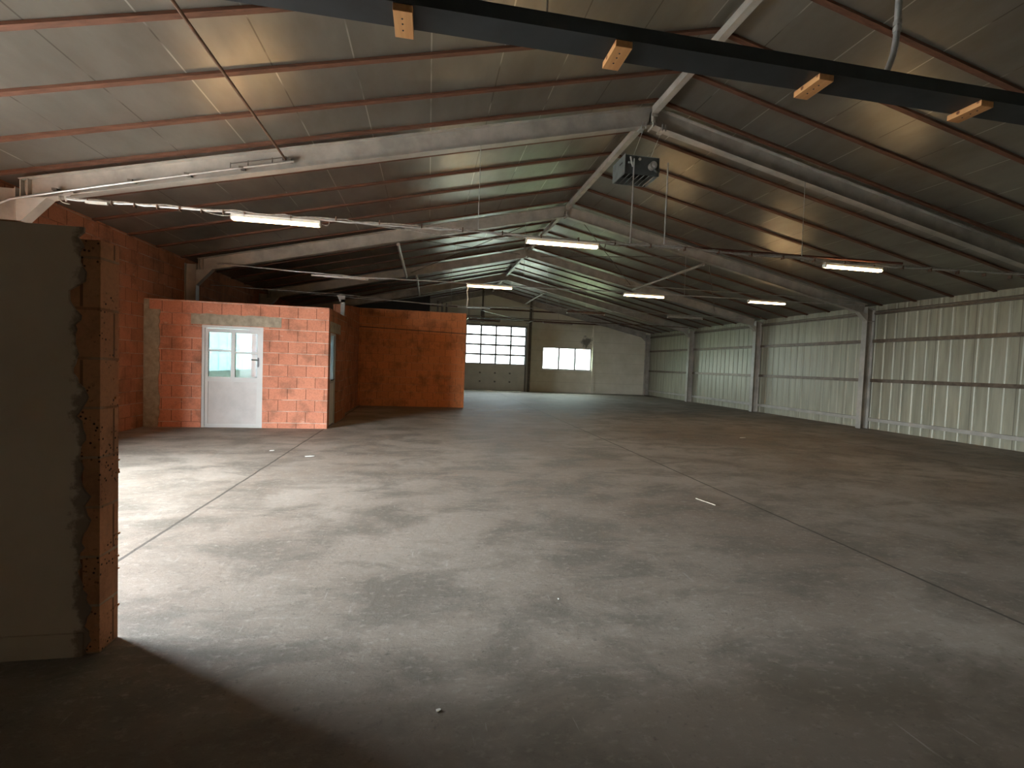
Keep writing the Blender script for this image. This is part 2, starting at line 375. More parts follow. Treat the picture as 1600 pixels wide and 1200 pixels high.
# stub wall in the foreground
SX, SY0, SY1 = -1.608, 2.69, 2.835
b = MB().box(XL, -1.95, SY0, SY1, 0, 2.15).box(-1.95, -1.78, SY0, SY1, 0, 2.12).box(-1.78, SX, SY0, SY1, 0, 2.085)
for i in range(16):    # crumbs of broken mortar along the cut edge
    z = random.uniform(.1, 2.0); s_ = random.uniform(.004, .012)
    b.box(SX-.01, SX+s_*.6, SY1-.04+random.uniform(-.02, .025), SY1+random.uniform(-.005, .012), z, z+s_)
ws = struct('wall_stub', b, 'brick_jamb', 'low foreground wall stub with brick end face, left')
b = MB(); zs = [i*2.14/90 for i in range(91)]; ex = []; e = -.06
for z in zs:
    e += random.uniform(-.026, .026); e += (-.062-e)*.3
    q = -.07*math.exp(-((z-1.80)/.07)**2) - .05*math.exp(-((z-1.42)/.05)**2) - .045*math.exp(-((z-1.22)/.10)**2)
    ex.append(SX+min(-.012, e+q*.7))
for i in range(90):
    b.prism([(XL, SY0-.014, zs[i]), (ex[i], SY0-.014, zs[i]), (ex[i+1], SY0-.014, zs[i+1]), (XL, SY0-.014, zs[i+1])], (0, .0135, 0))
struct('plaster_coat', b, 'plaster', 'grey brown plaster with a ragged right edge', ws)
# skirting band at its foot
b = MB().box(XL, SX-.06, SY0-.026, SY0-.0145, 0, .12); struct('mortar_band', b, 'plaster', None, ws)

# small room by the left wall
RY, RX, RZ = 10.905, -2.148, 2.635
DX0, DX1, DZ = -4.66, -3.47, 2.145
b = MB().box(XL, DX0, RY, RY+.175, 0, RZ).box(DX1, RX, RY, RY+.175, 0, RZ).box(DX0, DX1, RY, RY+.175, DZ, RZ)
wf = struct('wall_room_front', b, 'brick', 'orange block front wall of the small room, with the glazed door')
b = MB(); pts = 24      # rough concrete lintel
xs = [-4.86+1.75*i/pts for i in range(pts+1)]
tp = [(x, RY-.012, 2.375+random.uniform(-.012, .012)) for x in xs]
b.prism([(-4.86, RY-.012, 2.155), (-3.11, RY-.012, 2.155)]+tp[::-1], (0, .0118, 0)); struct('lintel', b, 'concrete', 'rough grey concrete lintel over the door', wf)
b = MB(); zz = [i*2.42/30 for i in range(31)]
rt_ = [(-5.45+random.uniform(-.02, .02), RY-.02, z) for z in zz]
b.prism([(XL, RY-.02, 0)]+rt_+[(XL, RY-.02, 2.42)], (0, .0198, 0)); b.box(XL, -5.64, RY-.018, RY-.0005, 2.42, 2.62)
struct('concrete_pier', b, 'concrete', 'grey rendered strip in the corner', wf)
# side wall with side door, then the taller wall behind
D2 = (11.12, 11.9, 2.12)
b = MB().box(RX-.175, RX, RY+.175, D2[0], 0, RZ).box(RX-.175, RX, D2[0], D2[1], D2[2], RZ).box(RX-.175, RX, D2[1], 13.2, 0, RZ)
w2 = struct('wall_room_side', b, 'brick_wall', 'block side wall of the small room with narrow glazed door')
struct('lintel', MB().box(RX+.0005, RX+.012, D2[0]-.1, D2[1]+.35, D2[2]+.01, D2[2]+.24), 'concrete', 'pale concrete lintel', w2)
SYF = 16.56
b = MB().prism([(-2.50, 13.2, 0), (-2.50, SYF, 0), (-2.50, SYF, 3.27), (-2.50, 13.2, 2.98)], (.2, 0, 0)); struct('wall_store_side', b, 'brick_wall', 'taller block wall returning from the small room to the store')
b = MB().box(-2.50, 1.25, SYF, SYF+.2, 0, 3.27)
st = struct('wall_store_front', b, 'brick_store', 'wide dark orange block wall of the store in the middle distance')
struct('joint_strip', MB().beam((-2.29, SYF-.006, 2.66), (1.24, SYF-.006, 2.58), (0, 1, 0), .01, .028), 'rust', 'dark horizontal joint line', st)
struct('wall_store_end', MB().box(1.05, 1.25, SYF+.2, 22.3, 0, 3.0), 'brick_store', 'end wall of the store facing the gate')
struct('ceiling_room', MB().box(XL, -2.50, RY+.175, 18.2, 2.50, 2.60), 'slab', 'dark slab over the small room')
struct('wall_room_rear', MB().box(XL, -2.5, 18.2, 18.35, 0, 2.6), 'plaster', 'rear wall of the small room')
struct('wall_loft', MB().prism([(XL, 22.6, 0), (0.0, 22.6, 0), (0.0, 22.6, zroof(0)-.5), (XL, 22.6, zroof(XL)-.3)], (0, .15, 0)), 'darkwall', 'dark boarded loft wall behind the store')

# window in the small room, glimpsed through the door panes
b = MB().box(XL-.12, XL-.06, RW[0], RW[1], RW[2], RW[2]+.06).box(XL-.12, XL-.06, RW[0], RW[1], RW[3]-.06, RW[3])
for i in (0, 3):
    ym = RW[0]+(RW[1]-RW[0])*i/3; b.box(XL-.119, XL-.061, max(RW[0], ym-.04), min(RW[1], ym+.04), RW[2]+.06, RW[3]-.06)
w = struct('window_2', b, 'doorpaint', 'long window of the small room, seen through the door panes')
for i in range(1): struct('pane', MB().box(XL-.095, XL-.089, RW[0]+.04, RW[1]-.04, RW[2]+.06, RW[3]-.06), 'dirty_glass', None, w)

# outside shed seen through the door panes
sh = empty('turquoise_shed', (-12, 30, -.12), 'pale turquoise metal shed outside, seen through the door panes', 'shed')
b = MB()
for i in range(50): b.box(-12.05-.04*(i % 2), -11.9-.04*(i % 2), 18+i*.6, 18.6+i*.6, -.12, 3.9)
b.build('wall', 'shed', sh)
MB().prism([(-12.3, 18, 3.9), (-11.7, 18, 3.9), (-16, 18, 5.0)], (0, 30, 0)).build('roof', 'white', sh)

# ---- door_1, glazed steel door
def door_leaf_front(root):
    y0, y1 = RY+.03, RY+.085
    b = MB().box(DX0, DX0+.055, y0-.02, y1+.02, 0, DZ).box(DX1-.055, DX1, y0-.02, y1+.02, 0, DZ).box(DX0+.055, DX1-.055, y0-.02, y1+.02, DZ-.055, DZ).box(DX0+.055, DX1-.055, y0-.01, y1, 0, .03)
    return b
dr = struct('door_1', door_leaf_front(None), 'doorpaint', 'grey glazed door frame in the orange block wall')
lx0, lx1 = DX0+.06, DX1-.06; y0, y1 = RY+.025, RY+.07; mid = (lx0+lx1)/2
b = MB().box(lx0, lx0+.06, y0, y1, .035, DZ-.06).box(lx1-.06, lx1, y0, y1, .035, DZ-.06).box(lx0+.06, lx1-.06, y0, y1, DZ-.14, DZ-.06).box(lx0+.06, lx1-.06, y0, y1, .97, 1.07).box(lx0+.06, lx1-.06, y0, y1, .035, .08)
b.box(mid-.04, mid+.04, y0, y1, 1.07, DZ-.14).box(lx0+.06, mid-.04, y0+.003, y1-.003, 1.60, 1.64).box(mid+.04, lx1-.06, y0+.003, y1-.003, 1.57, 1.61)
lf = struct('leaf', b, 'doorpaint', None, dr)
struct('panel', MB().box(lx0+.06, lx1-.06, y0+.012, y1-.012, .08, .97), 'doorpanel', 'plain grey lower panel', lf)
for (a, c, z0, z1) in ((lx0+.06, mid-.04, 1.07, 1.60), (mid+.04, lx1-.06, 1.07, 1.57), (lx0+.06, mid-.04, 1.64, DZ-.14), (mid+.04, lx1-.06, 1.61, DZ-.14)):
    struct('pane', MB().box(a, c, y0+.02, y0+.026, z0, z1), 'dirty_glass', None, lf)
hb = MB().box(lx1-.055, lx1-.02, y0-.008, y0-.0005, 1.32, 1.50); hb.tube([(lx1-.037, y0-.008, 1.45), (lx1-.037, y0-.055, 1.45), (lx1-.16, y0-.055, 1.455)], .011, 8); hb.box(lx1-.05, lx1-.025, y0-.02, y0-.008, 1.30, 1.345)
struct('handle', hb, 'blackplastic', 'black lever handle', lf)
# ---- door_2, in the side wall
b = MB().box(RX-.11, RX-.03, D2[0], D2[0]+.05, 0, D2[2]).box(RX-.11, RX-.03, D2[1]-.05, D2[1], 0, D2[2]).box(RX-.11, RX-.03, D2[0]+.05, D2[1]-.05, D2[2]-.05, D2[2]).box(RX-.11, RX-.03, D2[0]+.05, D2[1]-.05, .98, 1.06)
d2 = struct('door_2', b, 'doorpaint', 'narrow pale glazed side door of the small room')
struct('panel', MB().box(RX-.085, RX-.05, D2[0]+.05, D2[1]-.05, .02, .98), 'white', 'pale lower panel', d2)
struct('pane', MB().box(RX-.07, RX-.064, D2[0]+.05, D2[1]-.05, 1.06, D2[2]-.05), 'frosted', None, d2)
hb = MB().box(RX-.03, RX-.02, D2[0]+.28, D2[0]+.40, 1.03, 1.06); hb.tube([(RX-.025, D2[0]+.34, 1.05), (RX+.01, D2[0]+.34, 1.05), (RX+.01, D2[0]+.44, 1.07)], .01)
struct('handle', hb, 'blackplastic', None, d2)

# ---- door_3, sectional gate in the end wall
gy0, gy1 = YE+.03, YE+.08
b = MB().box(GX0, GX0+.06, YE-.05, gy1, 0, GZ).box(GX1-.06, GX1, YE-.05, gy1, 0, GZ).box(GX0+.06, GX1-.06, gy0, gy1, GZ-.05, GZ).box(GX0+.06, GX1-.06, gy0, gy1, 0, .05)
g = struct('door_3', b, 'gateframe', 'sectional gate in the cream end wall, glazed above and solid below')
ga, gb = GX0+.06, GX1-.06; cw = (gb-ga)/4; z0 = 1.562; rh = (GZ-.05-z0)/4
for k in range(3):
    q = MB().box(ga, gb, gy0+.005, gy1-.005, .05+k*.504, .05+(k+1)*.504)
    p = struct('panel', q, 'gate', None, g)
    if k: struct('hinge', MB().box(ga+cw-.05, ga+cw+.05, gy0-.01, gy0+.004, .05+k*.503-.05, .05+k*.503+.04).box(ga+2*cw-.05, ga+2*cw+.05, gy0-.01, gy0+.004, .05+k*.503-.05, .05+k*.503+.04).box(ga+3*cw-.05, ga+3*cw+.05, gy0-.01, gy0+.004, .05+k*.503-.05, .05+k*.503+.04), 'gateframe', None, p)
for r in range(4):
    q = MB().box(ga, gb, gy0, gy1, z0+r*rh, z0+r*rh+.055).box(ga, gb, gy0, gy1, z0+(r+1)*rh-.055, z0+(r+1)*rh)
    for c in range(5):
        xm = ga+c*cw; q.box(max(ga, xm-.05), min(gb, xm+.05), gy0+.001, gy1-.001, z0+r*rh+.055, z0+(r+1)*rh-.055)
    p = struct('glazed_section', q, 'gateframe', None, g)
    for c in range(4): struct('pane', MB().box(ga+c*cw+.05, ga+(c+1)*cw-.05, gy0+.02, gy0+.028, z0+r*rh+.055, z0+(r+1)*rh-.055), 'acrylic', None, p)
for x in (GX0-.06, GX1+.02):
    struct('track', MB().box(x, x+.05, YE-.10, YE-.005, 0, 4.05), 'galv', 'upright gate track', g)
# ---- window_1
b = MB().box(WX0, WX1, YE+.04, YE+.11, WZ0, WZ0+.05).box(WX0, WX1, YE+.04, YE+.11, WZ1-.05, WZ1)
for i in range(4):
    xm = WX0+(WX1-WX0)*i/3; b.box(max(WX0, xm-.045), min(WX1, xm+.045), YE+.041, YE+.109, WZ0+.05, WZ1-.05)
w = struct('window_1', b, 'gateframe', 'three pane window in the cream end wall')
for i in range(3): struct('pane', MB().box(WX0+(WX1-WX0)*i/3+.045, WX0+(WX1-WX0)*(i+1)/3-.045, YE+.07, YE+.076, WZ0+.05, WZ1-.05), 'glass', None, w)
struct('sill', MB().box(WX0-.05, WX1+.05, YE-.04, YE-.001, WZ0-.05, WZ0), 'gate', None, w)
# end-wall trims
struct('trim_1', MB().box(5.79, 5.93, YE-.12, YE-.001, 0, 5.35), 'steel_dark', 'dark steel post beside the gate, up to the roof')
struct('trim_2', MB().box(9.74, 9.92, YE-.10, YE-.001, 0, zroof(9.8)-.45), 'endwall', 'narrow pilaster right of the end window')
struct('trim_3', MB().box(2.0, 13.1, YE-.07, YE-.0015, 4.14, 4.22), 'rust', 'brown rail across the end wall above the gate')
struct('trim_4', MB().box(-.2, 9.6, YE-.07, YE-.0015, 4.72, 4.80), 'rust', 'upper brown rail across the gable')

# ================================================================ STEEL FRAMES
OFF, DEP = .06, .30
def frame(k):
    y = YF[k]
    wh = ['nearest the viewer, carrying the heater', 'second from the viewer', 'third from the viewer', 'fourth from the viewer', 'against the far end wall'][k]
    root = empty('portal_frame', (XC, y, 0), 'grey steel portal frame '+wh, 'steel frame', 'steel portal frames of the hall')
    yy = y if k < 4 else YE-.09
    xl, xr = XL+.28, XR-.35
    # rafters
    for side in (-1, 1):
        xe = xl if side < 0 else xr
        pts = [Vector((XC, yy, ZA-OFF)), Vector((xe, yy, zroof(xe)-OFF))]
        b = MB(); fa = Vector((0, 1, 0))
        b.ibeam(pts[0], pts[1], fa, DEP, .15, (0, 0, -1))
        r = b.build('rafter', 'steel', root)
    # column
    zc = zroof(xr)-OFF-DEP
    b = MB(); b.ibeam((XR-.03-.30, yy, 0), (XR-.03-.30, yy, ZE-.09), (0, 1, 0), .28, .17, (1, 0, 0))
    c = b.build('column', 'steel', root)
    b = MB().prism([(xr-.25, yy-.075, zroof(xr-.25)-OFF-DEP), (xr-.25, yy-.075, zroof(xr-.25)-OFF-DEP-.03), (XR-.335, yy-.075, 3.30), (XR-.325, yy-.075, 3.30), (XR-.325, yy-.075, zc)], (0, .15, 0))
    b.build('haunch', 'steel', root)
    b = MB().prism([(XR-.325, yy-.085, ZE-.5), (XR-.06, yy-.085, ZE-.5), (XR-.06, yy-.085, ZE-.48), (XR-.325, yy-.085, ZE-.48)], (0, .17, 0)).prism([(XR-.33, yy-.085, ZE-.09), (XR-.05, yy-.085, ZE-.15), (XR-.05, yy-.085, ZE-.13), (XR-.33, yy-.085, ZE-.07)], (0, .17, 0))
    for part in (0, 8):
        q = MB(); q.add(b.v[part:part+8], b.f[0:6]); q.build('stiffener', 'steel', root)
    # left column (shallow, against the block wall)
    z0 = RZ+.02 if k in (1,) else (0.0)
    b = MB(); b.ibeam((XL+.01, yy, 0), (XL+.01, yy, ZE-.12), (0, 1, 0), .25, .17, (1, 0, 0)); b.build('column', 'steel', root)
    zl = zroof(xl)-OFF-DEP
    b = MB().prism([(XL+.26, yy-.08, 3.16), (XL+.62, yy-.08, zroof(XL+.62)-OFF-DEP-.005), (XL+.60, yy-.08, zroof(XL+.60)-OFF-DEP-.0), (XL+.26, yy-.08, zl+.03)], (0, .16, 0))
    b.build('haunch', 'steel', root)
    b = MB()
    for xx in (xl+.02, xl+.10): b.box(xx, xx+.012, yy-.072, yy+.072, zroof(xx)-OFF-DEP+.02, zroof(xx)-OFF-.02)
    b.build('end_plate', 'steel', root)
    if k < 4:
        b = MB().box(XC-.012, XC+.012, yy-.10, yy+.10, ZA-OFF-DEP-.05, ZA-.16)
        for z in (5.62, 5.74): 
            for s_ in (-1, 1): b.tube([(XC+.012*s_, yy+.085, z), (XC+.035*s_, yy+.085, z)], .014, 6); b.tube([(XC+.012*s_, yy-.085, z), (XC+.035*s_, yy-.085, z)], .014, 6)
        b.build('ridge_plate', 'steel', root)
    return root
for k in range(5): frame(k)

# ridge beams, one length per bay
segs = [(YB+.05, YF[0]-.12)]+[(YF[i]+.12, YF[i+1]-(.12 if i < 3 else .02)) for i in range(4)]
rn = ['in the nearest bay, passing over the black beam', 'behind the heater, between first and second steel frame', 'between second and third steel frame', 'between third and fourth steel frame', 'in the farthest bay by the end wall']
for i, (a, c) in enumerate(segs):
    zt_ = 5.845
    b = MB().box(XC-.05, XC+.05, a, c, zt_-.11, zt_); b.box(XC-.05, XC+.05, a, a+.012, zt_-.15, zt_).box(XC-.05, XC+.05, c-.012, c, zt_-.15, zt_)
    tag(b.build('ridge_beam', 'steel', None, (XC, a, 0)), 'grey steel ridge beam '+rn[i], 'beam', 'ridge beam lengths')

# timber battens across the slope
TY = [[3.95, 4.86, 5.75, 6.6, 7.40], [8.45, 9.40, 10.36, 11.32, 12.34], [13.3, 14.25, 15.2, 16.2, 17.3], [18.3, 19.25, 20.2, 21.2, 22.3], [23.3, 24.25, 25.2, 26.15, 27.1]]
bayn = ['nearest bay', 'second bay', 'middle bay', 'fourth bay', 'farthest bay']
TH = .032
for bi, ys in enumerate(TY):
    for j, y in enumerate(ys):
        for side in (-1, 1):
            xe = XL+.005 if side < 0 else XR-.005
            p0 = Vector((XC+side*.002, y, ZA-.002)); p1 = Vector((xe, y, zroof(xe)-.002))
            b = MB().prism([p0-Vector((0, .0375, 0)), p1-Vector((0, .0375, 0)), p1-Vector((0, .0375, TH)), p0-Vector((0, .0375, TH))], (0, .075, 0))
            o = b.build('timber_batten', 'timber', None, p0)
            tag(o, 'brown timber batten on the %s roof slope, %s of five in the %s' % ('left' if side < 0 else 'right', ORD[j], bayn[bi]), 'timber batten', 'brown timber battens under the roof')

# round struts between the frames, below the roof
def strut(x, z, ya, yb, label, r=.045):
    b = MB().tube([(x, ya, z), (x, yb, z)], r, 10); tag(b.build('strut', 'steel', None, (x, ya, z)), label, 'strut', 'round struts between the frames')
zs_ = lambda x: zroof(x)-.40
strut(7.7, zs_(7.7), YF[1]+.09, YF[2]-.09, 'grey round strut on the right between the second and third steel frames')
strut(-.85, zs_(-.85), YF[1]+.09, YF[2]-.09, 'grey round strut on the left between the second and third steel frames')
strut(-.5, zs_(-.5), YF[2]+.09, YF[3]-.09, 'grey round strut on the left between the third and fourth steel frames')
strut(5.45, zs_(5.45), YF[3]+.09, YE-.16, 'pale round strut by the end wall right of the ridge')
# thin cross bracing rods
def rod(p, q, label, r=.011):
    b = MB().tube([p, q], r, 6); tag(b.build('bracing_rod', 'steel_dark', None, p), label, 'rod', 'thin bracing rods')
zr = lambda x: zroof(x)-.27
zr2 = lambda x: zroof(x)-.23
rod((4.0, YF[1]+.12, zr(4.0)), (7.6, YF[2]-.12, zr(7.6)), 'thin dark bracing rod running from ridge to the right strut')
rod((7.9, YF[1]+.12, zr(7.9)), (11.2, YF[2]-.12, zr(11.2)), 'thin dark bracing rod outside the right strut')
rod((3.0, YF[1]+.12, zr(3.0)), (-.7, YF[2]-.12, zr(-.7)), 'thin dark bracing rod running from ridge to the left strut')
rod((-.8, YF[1]+.12, zr2(-.8)), (3.2, YF[2]-.12, zr2(3.2)), 'thin dark bracing rod crossing the other left of the ridge')
rod((4.0, YF[2]-.12, zr2(4.0)), (7.5, YF[1]+.12, zr2(7.5)), 'thin dark bracing rod crossing the other right of the ridge')

# ================================================================ RIGHT WALL RAILS
rl = [('lowest', .24, .10), ('lower middle', 1.44, .10), ('upper middle', 2.64, .10), ('eave', 3.50, .06)]
bays = [(YB+.1, YF[0]-.09)]+[(YF[i]+.09, YF[i+1]-.09-(.0 if i < 3 else .1)) for i in range(4)]
bl = ['in the nearest bay at the picture edge', 'right of the nearest visible column', 'between the first and second visible columns', 'between the second and third visible columns', 'between the last column and the end wall']
for i, (a, c) in enumerate(bays):
    if i == 0: continue
    for nme, z, h in rl:
        b = MB().box(XR-.10, XR-.001, a, c, z+h-.012, z+h).box(XR-.10, XR-.001, a, c, z, z+.012).box(XR-.10, XR-.088, a, c, z+.012, z+h-.012)
        if nme == 'eave': b.box(XR-.07, XR-.001, a, c, z+.085, z+.11)
        tag(b.build('wall_rail', 'steel' if nme == 'lowest' else 'rail', None, (XR-.05, a, z)), '%s steel rail on the ribbed wall %s' % (nme, bl[i]), 'rail', 'horizontal rails on the ribbed wall')

# ================================================================ BLACK BEAM AND ITS PINE BLOCKS
b = MB().box(XL+.02, XR-.34, 2.60, 2.612, 3.39, 3.47).box(XL+.02, XR-.34, 2.612, 2.775, 3.39, 3.402).box(XL+.02, XR-.34, 2.775, 2.79, 3.39, 3.47).box(XL+.02, XR-.34, 2.612, 2.775, 3.455, 3.47)
tag(b.build('black_beam', 'black', None, (XC, 2.7, 3.43)), 'blackened horizontal beam crossing the top of the view in front of everything', 'beam')
wheres = ['leftmost of the four under the black beam', 'second from the left under the black beam', 'third from the left under the black beam', 'rightmost of the four, at the edge of the view']
for i, x in enumerate((-.185, 1.03, 2.34, 3.55)):
    b = MB().box(x-.05, x+.05, 2.605, 2.815, 3.352, 3.3895)
    o = b.build('wood_block', 'pine', None, (x, 2.7, 3.36), bevel=.002)
    for yy in (2.66, 2.70, 2.75): MB().tube([(x-.005, yy, 3.3519), (x-.005, yy, 3.3495)], .005, 6).build('screw_head', 'blackplastic', o)
    tag(o, 'short orange pine block '+wheres[i], 'wood block', 'pine blocks under the black beam')

# conduits near the viewer
def tubething(name, pts, r, m, label, cat, group=None, n=8, extra=None):
    o = MB().tube(pts, r, n).build(name, m, None, pts[0])
    if extra: extra(o)
    return tag(o, label, cat, group)
def arc(p0, p1, p2, n=7):
    p0, p1, p2 = map(Vector, (p0, p1, p2)); return [p0*(1-t)**2+p1*2*t*(1-t)+p2*t*t for t in [i/n for i in range(n+1)]]
zt_ = zroof(2.92)
o = tubething('conduit', [(2.92, 2.70, zt_-.01), (2.92, 2.70, 3.86)]+arc((2.92, 2.70, 3.80), (2.92, 2.70, 3.62), (2.83, 2.70, 3.47)), .019, 'galv', 'grey bent conduit coming down to the black beam at upper right', 'conduit')
MB().tube([(2.92, 2.70, 3.86), (2.92, 2.70, 3.83)], .024, 10).tube([(2.92, 2.70, 3.82), (2.92, 2.70, 3.79)], .024, 10).build('coupling', 'galv', o)
tubething('drop_rod', [(.60, 2.70, zroof(.6)-.01), (.60, 2.70, 3.47)], .006, 'steel_dark', 'thin dark rod dropping to the black beam left of the ridge', 'rod')
o = tubething('ceiling_conduit', [(-2.115, YB+.2, 4.34), (-2.115, YF[0]-.10, 4.39)], .016, 'rust', 'long thin dark conduit running under the left roof slope to the nearest steel frame', 'conduit')
MB().box(-2.16, -2.04, YF[0]-.10, YF[0]-.012, 4.375, 4.41).build('bracket', 'steel_dark', o)
# conduit along the web of the nearest left rafter
def wz(x, h): return zroof(x)-OFF-DEP+h
yw = YF[0]-.05
pts = [(-5.70, yw-.05, 3.40), (-5.52, yw-.05, 3.50), (-5.30, yw-.05, wz(-5.30, .03)), (-4.2, yw-.05, wz(-4.2, .05)), (-2.9, yw-.05, wz(-2.9, .07)), (-2.0, yw-.05, wz(-2.0, .075))]
o = tubething('rafter_conduit', pts, .016, 'galv', 'shiny grey conduit clipped along the nearest left rafter', 'conduit')
for x in (-5.0, -4.1, -3.4, -2.7):
    z = wz(x, .045); MB().box(x-.03, x+.03, yw-.07, yw+.04, z+.015, z+.045).build('clip', 'steel_dark', o)
b = MB()
for dz in (.085, .155): b.tube([(-2.85, yw-.03, wz(-2.85, dz)), (-2.10, yw-.03, wz(-2.10, dz))], .007, 6)
for x in (-2.85, -2.62, -2.30, -2.12): b.tube([(x, yw-.03, wz(x, .07)), (x, yw-.03, wz(x, .17))], .007, 6)
tag(b.build('cable_ladder', 'steel_dark', None, (-2.5, yw, 4.2)), 'small wire cable ladder on the nearest left rafter', 'cable ladder')
# small bracket where the trunking starts
b = MB().prism([(-4.93, YF[0]-.07, 3.64), (-4.80, YF[0]-.07, 3.67), (-4.90, YF[0]-.07, 3.53)], (0, .02, 0)).tube(arc((-4.97, YF[0]-.08, 3.62), (-4.99, YF[0]-.08, 3.50), (-4.84, YF[0]-.08, 3.50)), .008, 6)
tag(b.build('trunking_bracket', 'steel', None, (-4.9, YF[0], 3.6)), 'small steel bracket holding the cable run under the nearest left rafter', 'bracket')

# ================================================================ CABLE RUNS
def wob(pts, step=.12, a=.012, seed=1):
    rr = random.Random(seed); out = []
    for p, q in zip(pts[:-1], pts[1:]):
        p, q = Vector(p), Vector(q); n = max(2, int((q-p).length/step))
        for i in range(n): out.append(p.lerp(q, i/n)+Vector((0, rr.uniform(-a, a), rr.uniform(-a, a))))
    out.append(Vector(pts[-1])); return out
ya = YF[0]-.10
T1 = [(-4.86, ya, 3.555), (-2.79, ya, 3.572), (-1.6, ya, 3.572), (-.4, ya, 3.575), (.72, ya, 3.60), (1.45, ya, 3.585), (2.7, ya, 3.585), (3.9, ya, 3.62), (5.2, ya, 3.60), (6.45, ya, 3.63), (6.9, ya, 3.60), (8.1, ya, 3.60), (10.4, ya, 3.66), (13.1, ya, 3.70)]
root = empty('cable_run', (-4.86, ya, 3.55), 'long pale bundled cable run under the nearest steel frame, carrying three lit tubes', 'cable run')
MB().tube(wob(T1, .10, .006, 1), .017, 7).build('tray', 'galv', root)
MB().tube([p+Vector((0, -.02, .014)) for p in wob(T1, .16, .014, 2)], .010, 6).build('cable', 'cable', root)
MB().tube([p+Vector((0, .02, -.012)) for p in wob(T1[3:], .30, .022, 3)], .008, 6).build('cable', 'cable', root)
MB().tube(wob([(-.9, ya+.03, 3.57), (.3, ya+.03, 3.50), (1.0, ya+.03, 3.52), (1.7, ya+.03, 3.56)], .2, .01, 4), .007, 6).build('cable', 'cable', root)
x = -4.6; k = 0
while x < 13: 
    z = 3.55 if x < -1.6 else 3.6
    MB().box(x-.008, x+.008, ya-.035, ya+.03, z-.03, z+.032).build('clip', 'rust', root); x += .28 if x < -2.9 else .62; k += 1
MB().box(-4.62, -4.36, ya-.05, ya-.012, 3.515, 3.55).build('junction_box', 'white', root)
# red gas pipe
o = MB().tube([(3.75, ya+.07, 3.645), (8.6, ya+.07, 3.70)], .022, 10).build('gas_pipe', 'redpipe', None, (3.75, ya+.07, 3.645))
tag(o, 'red brown gas pipe beside the cable run under the heater', 'pipe')
for x in (4.12, 5.55, 6.5, 9.3 if False else 8.3): MB().tube([(x, ya+.04, 3.60), (x, ya+.10, 3.60), (x, ya+.10, 3.70)], .008, 6).build('clamp', 'galv', o)
for i, x in enumerate((3.28, 3.89)):
    o = MB().tube([(x, YF[0]+.06, 3.66), (x, YF[0]+.06, 5.06)], .013, 8).build('riser_pipe', 'galv', None, (x, YF[0]+.06, 3.66))
    MB().tube([(x, YF[0]+.06, 3.64), (x, YF[0]+.06, 3.72)], .02, 8).build('union', 'galv', o)
    tag(o, ('left' if i == 0 else 'right')+' of the two thin grey pipes dropping from the hanging heater', 'pipe', 'heater pipes')
# second and third cable runs
yb_ = YF[1]-.10
def run(label, pts, r=.012, m='cable', seed=5):
    return tag(MB().tube(wob(pts, .3, .008, seed), r, 6).build('cable_run', m, None, pts[0]), label, 'cable run')
run('thin cable run under the second steel frame, carrying three lit tubes', [(-5.0, yb_, 3.69), (-1.9, yb_, 3.60), (.9, yb_, 3.62), (5.2, yb_, 3.66), (9.0, yb_, 3.70), (12.95, yb_, 3.76)], .018, 'galv')
run('straight pale conduit high on the right under the second steel frame', [(5.2, yb_, 3.86), (12.7, yb_, 3.88)], .012, 'galv', 6)
run('cable run under the third steel frame, with unlit fixtures', [(-5.4, YF[2]-.10, 3.78), (-2, YF[2]-.10, 3.68), (1.3, YF[2]-.10, 3.62), (5.2, YF[2]-.10, 3.74), (12.7, YF[2]-.10, 3.80)], .015, 'galv', 7)
run('far cable run under the fourth steel frame', [(.3, YF[3]-.10, 3.78), (13.0, YF[3]-.10, 3.80)], .02, 'rust', 8)
b = MB().beam((-2.9, YF[1]-.05, 3.60), (-1.55, YF[1]-.05, 3.585), (0, 1, 0), .05, .045)
tag(b.build('unlit_fixture_rail', 'galv', None, (-2.9, YF[1]-.05, 3.6)), 'bare grey fixture rail under the second frame, left above the room', 'fixture rail')

# ================================================================ FLUORESCENT LIGHTS
def light_parts(root, lit=True):
    L2 = .60
    loc = root.location
    def at(mb): return mb
    x, y, z = loc
    MB().box(x-L2, x+L2, y-.035, y+.035, z+.03, z+.075).build('housing', 'white' if lit else 'galv', root)
    t = MB()
    for dy in ((-.022, .022) if lit else ()): t.tube([(x-L2+.02, y+dy, z+.008), (x+L2-.02, y+dy, z+.008)], .019, 10)
    if lit: t.build('tube', 'tube', root)
    for s_ in (-1, 1): MB().box(x+s_*(L2-.01)-.012, x+s_*(L2-.01)+.012, y-.04, y+.04, z-.008, z+.035).build('end_cap', 'white', root)
LIT = [(-2.22, ya, 3.475, 'left'), (2.06, ya, 3.495, 'middle'), (7.485, ya, 3.50, 'right'), (1.52, yb_, 3.55, 'left'), (5.83, yb_, 3.58, 'middle'), (9.66, yb_, 3.62, 'right')]
for i, (x, y, z, w_) in enumerate(LIT):
    r = empty('fluorescent_light', (x, y, z), 'glowing warm tube light, %s of three on the %s cable run' % (w_, 'near' if i < 3 else 'second'), 'tube light', 'lit tube lights')
    light_parts(r)
    if i < 3: MB().tube(arc((x-.60, y, z+.05), (x-.75, y, z+.02), (x-.95, y, z+.075)), .005, 6).build('lead', 'cable', r); MB().tube(arc((x+.60, y, z+.05), (x+.74, y-.01, z-.03), (x+.72, y, z+.085)), .005, 6).build('lead', 'cable', r)
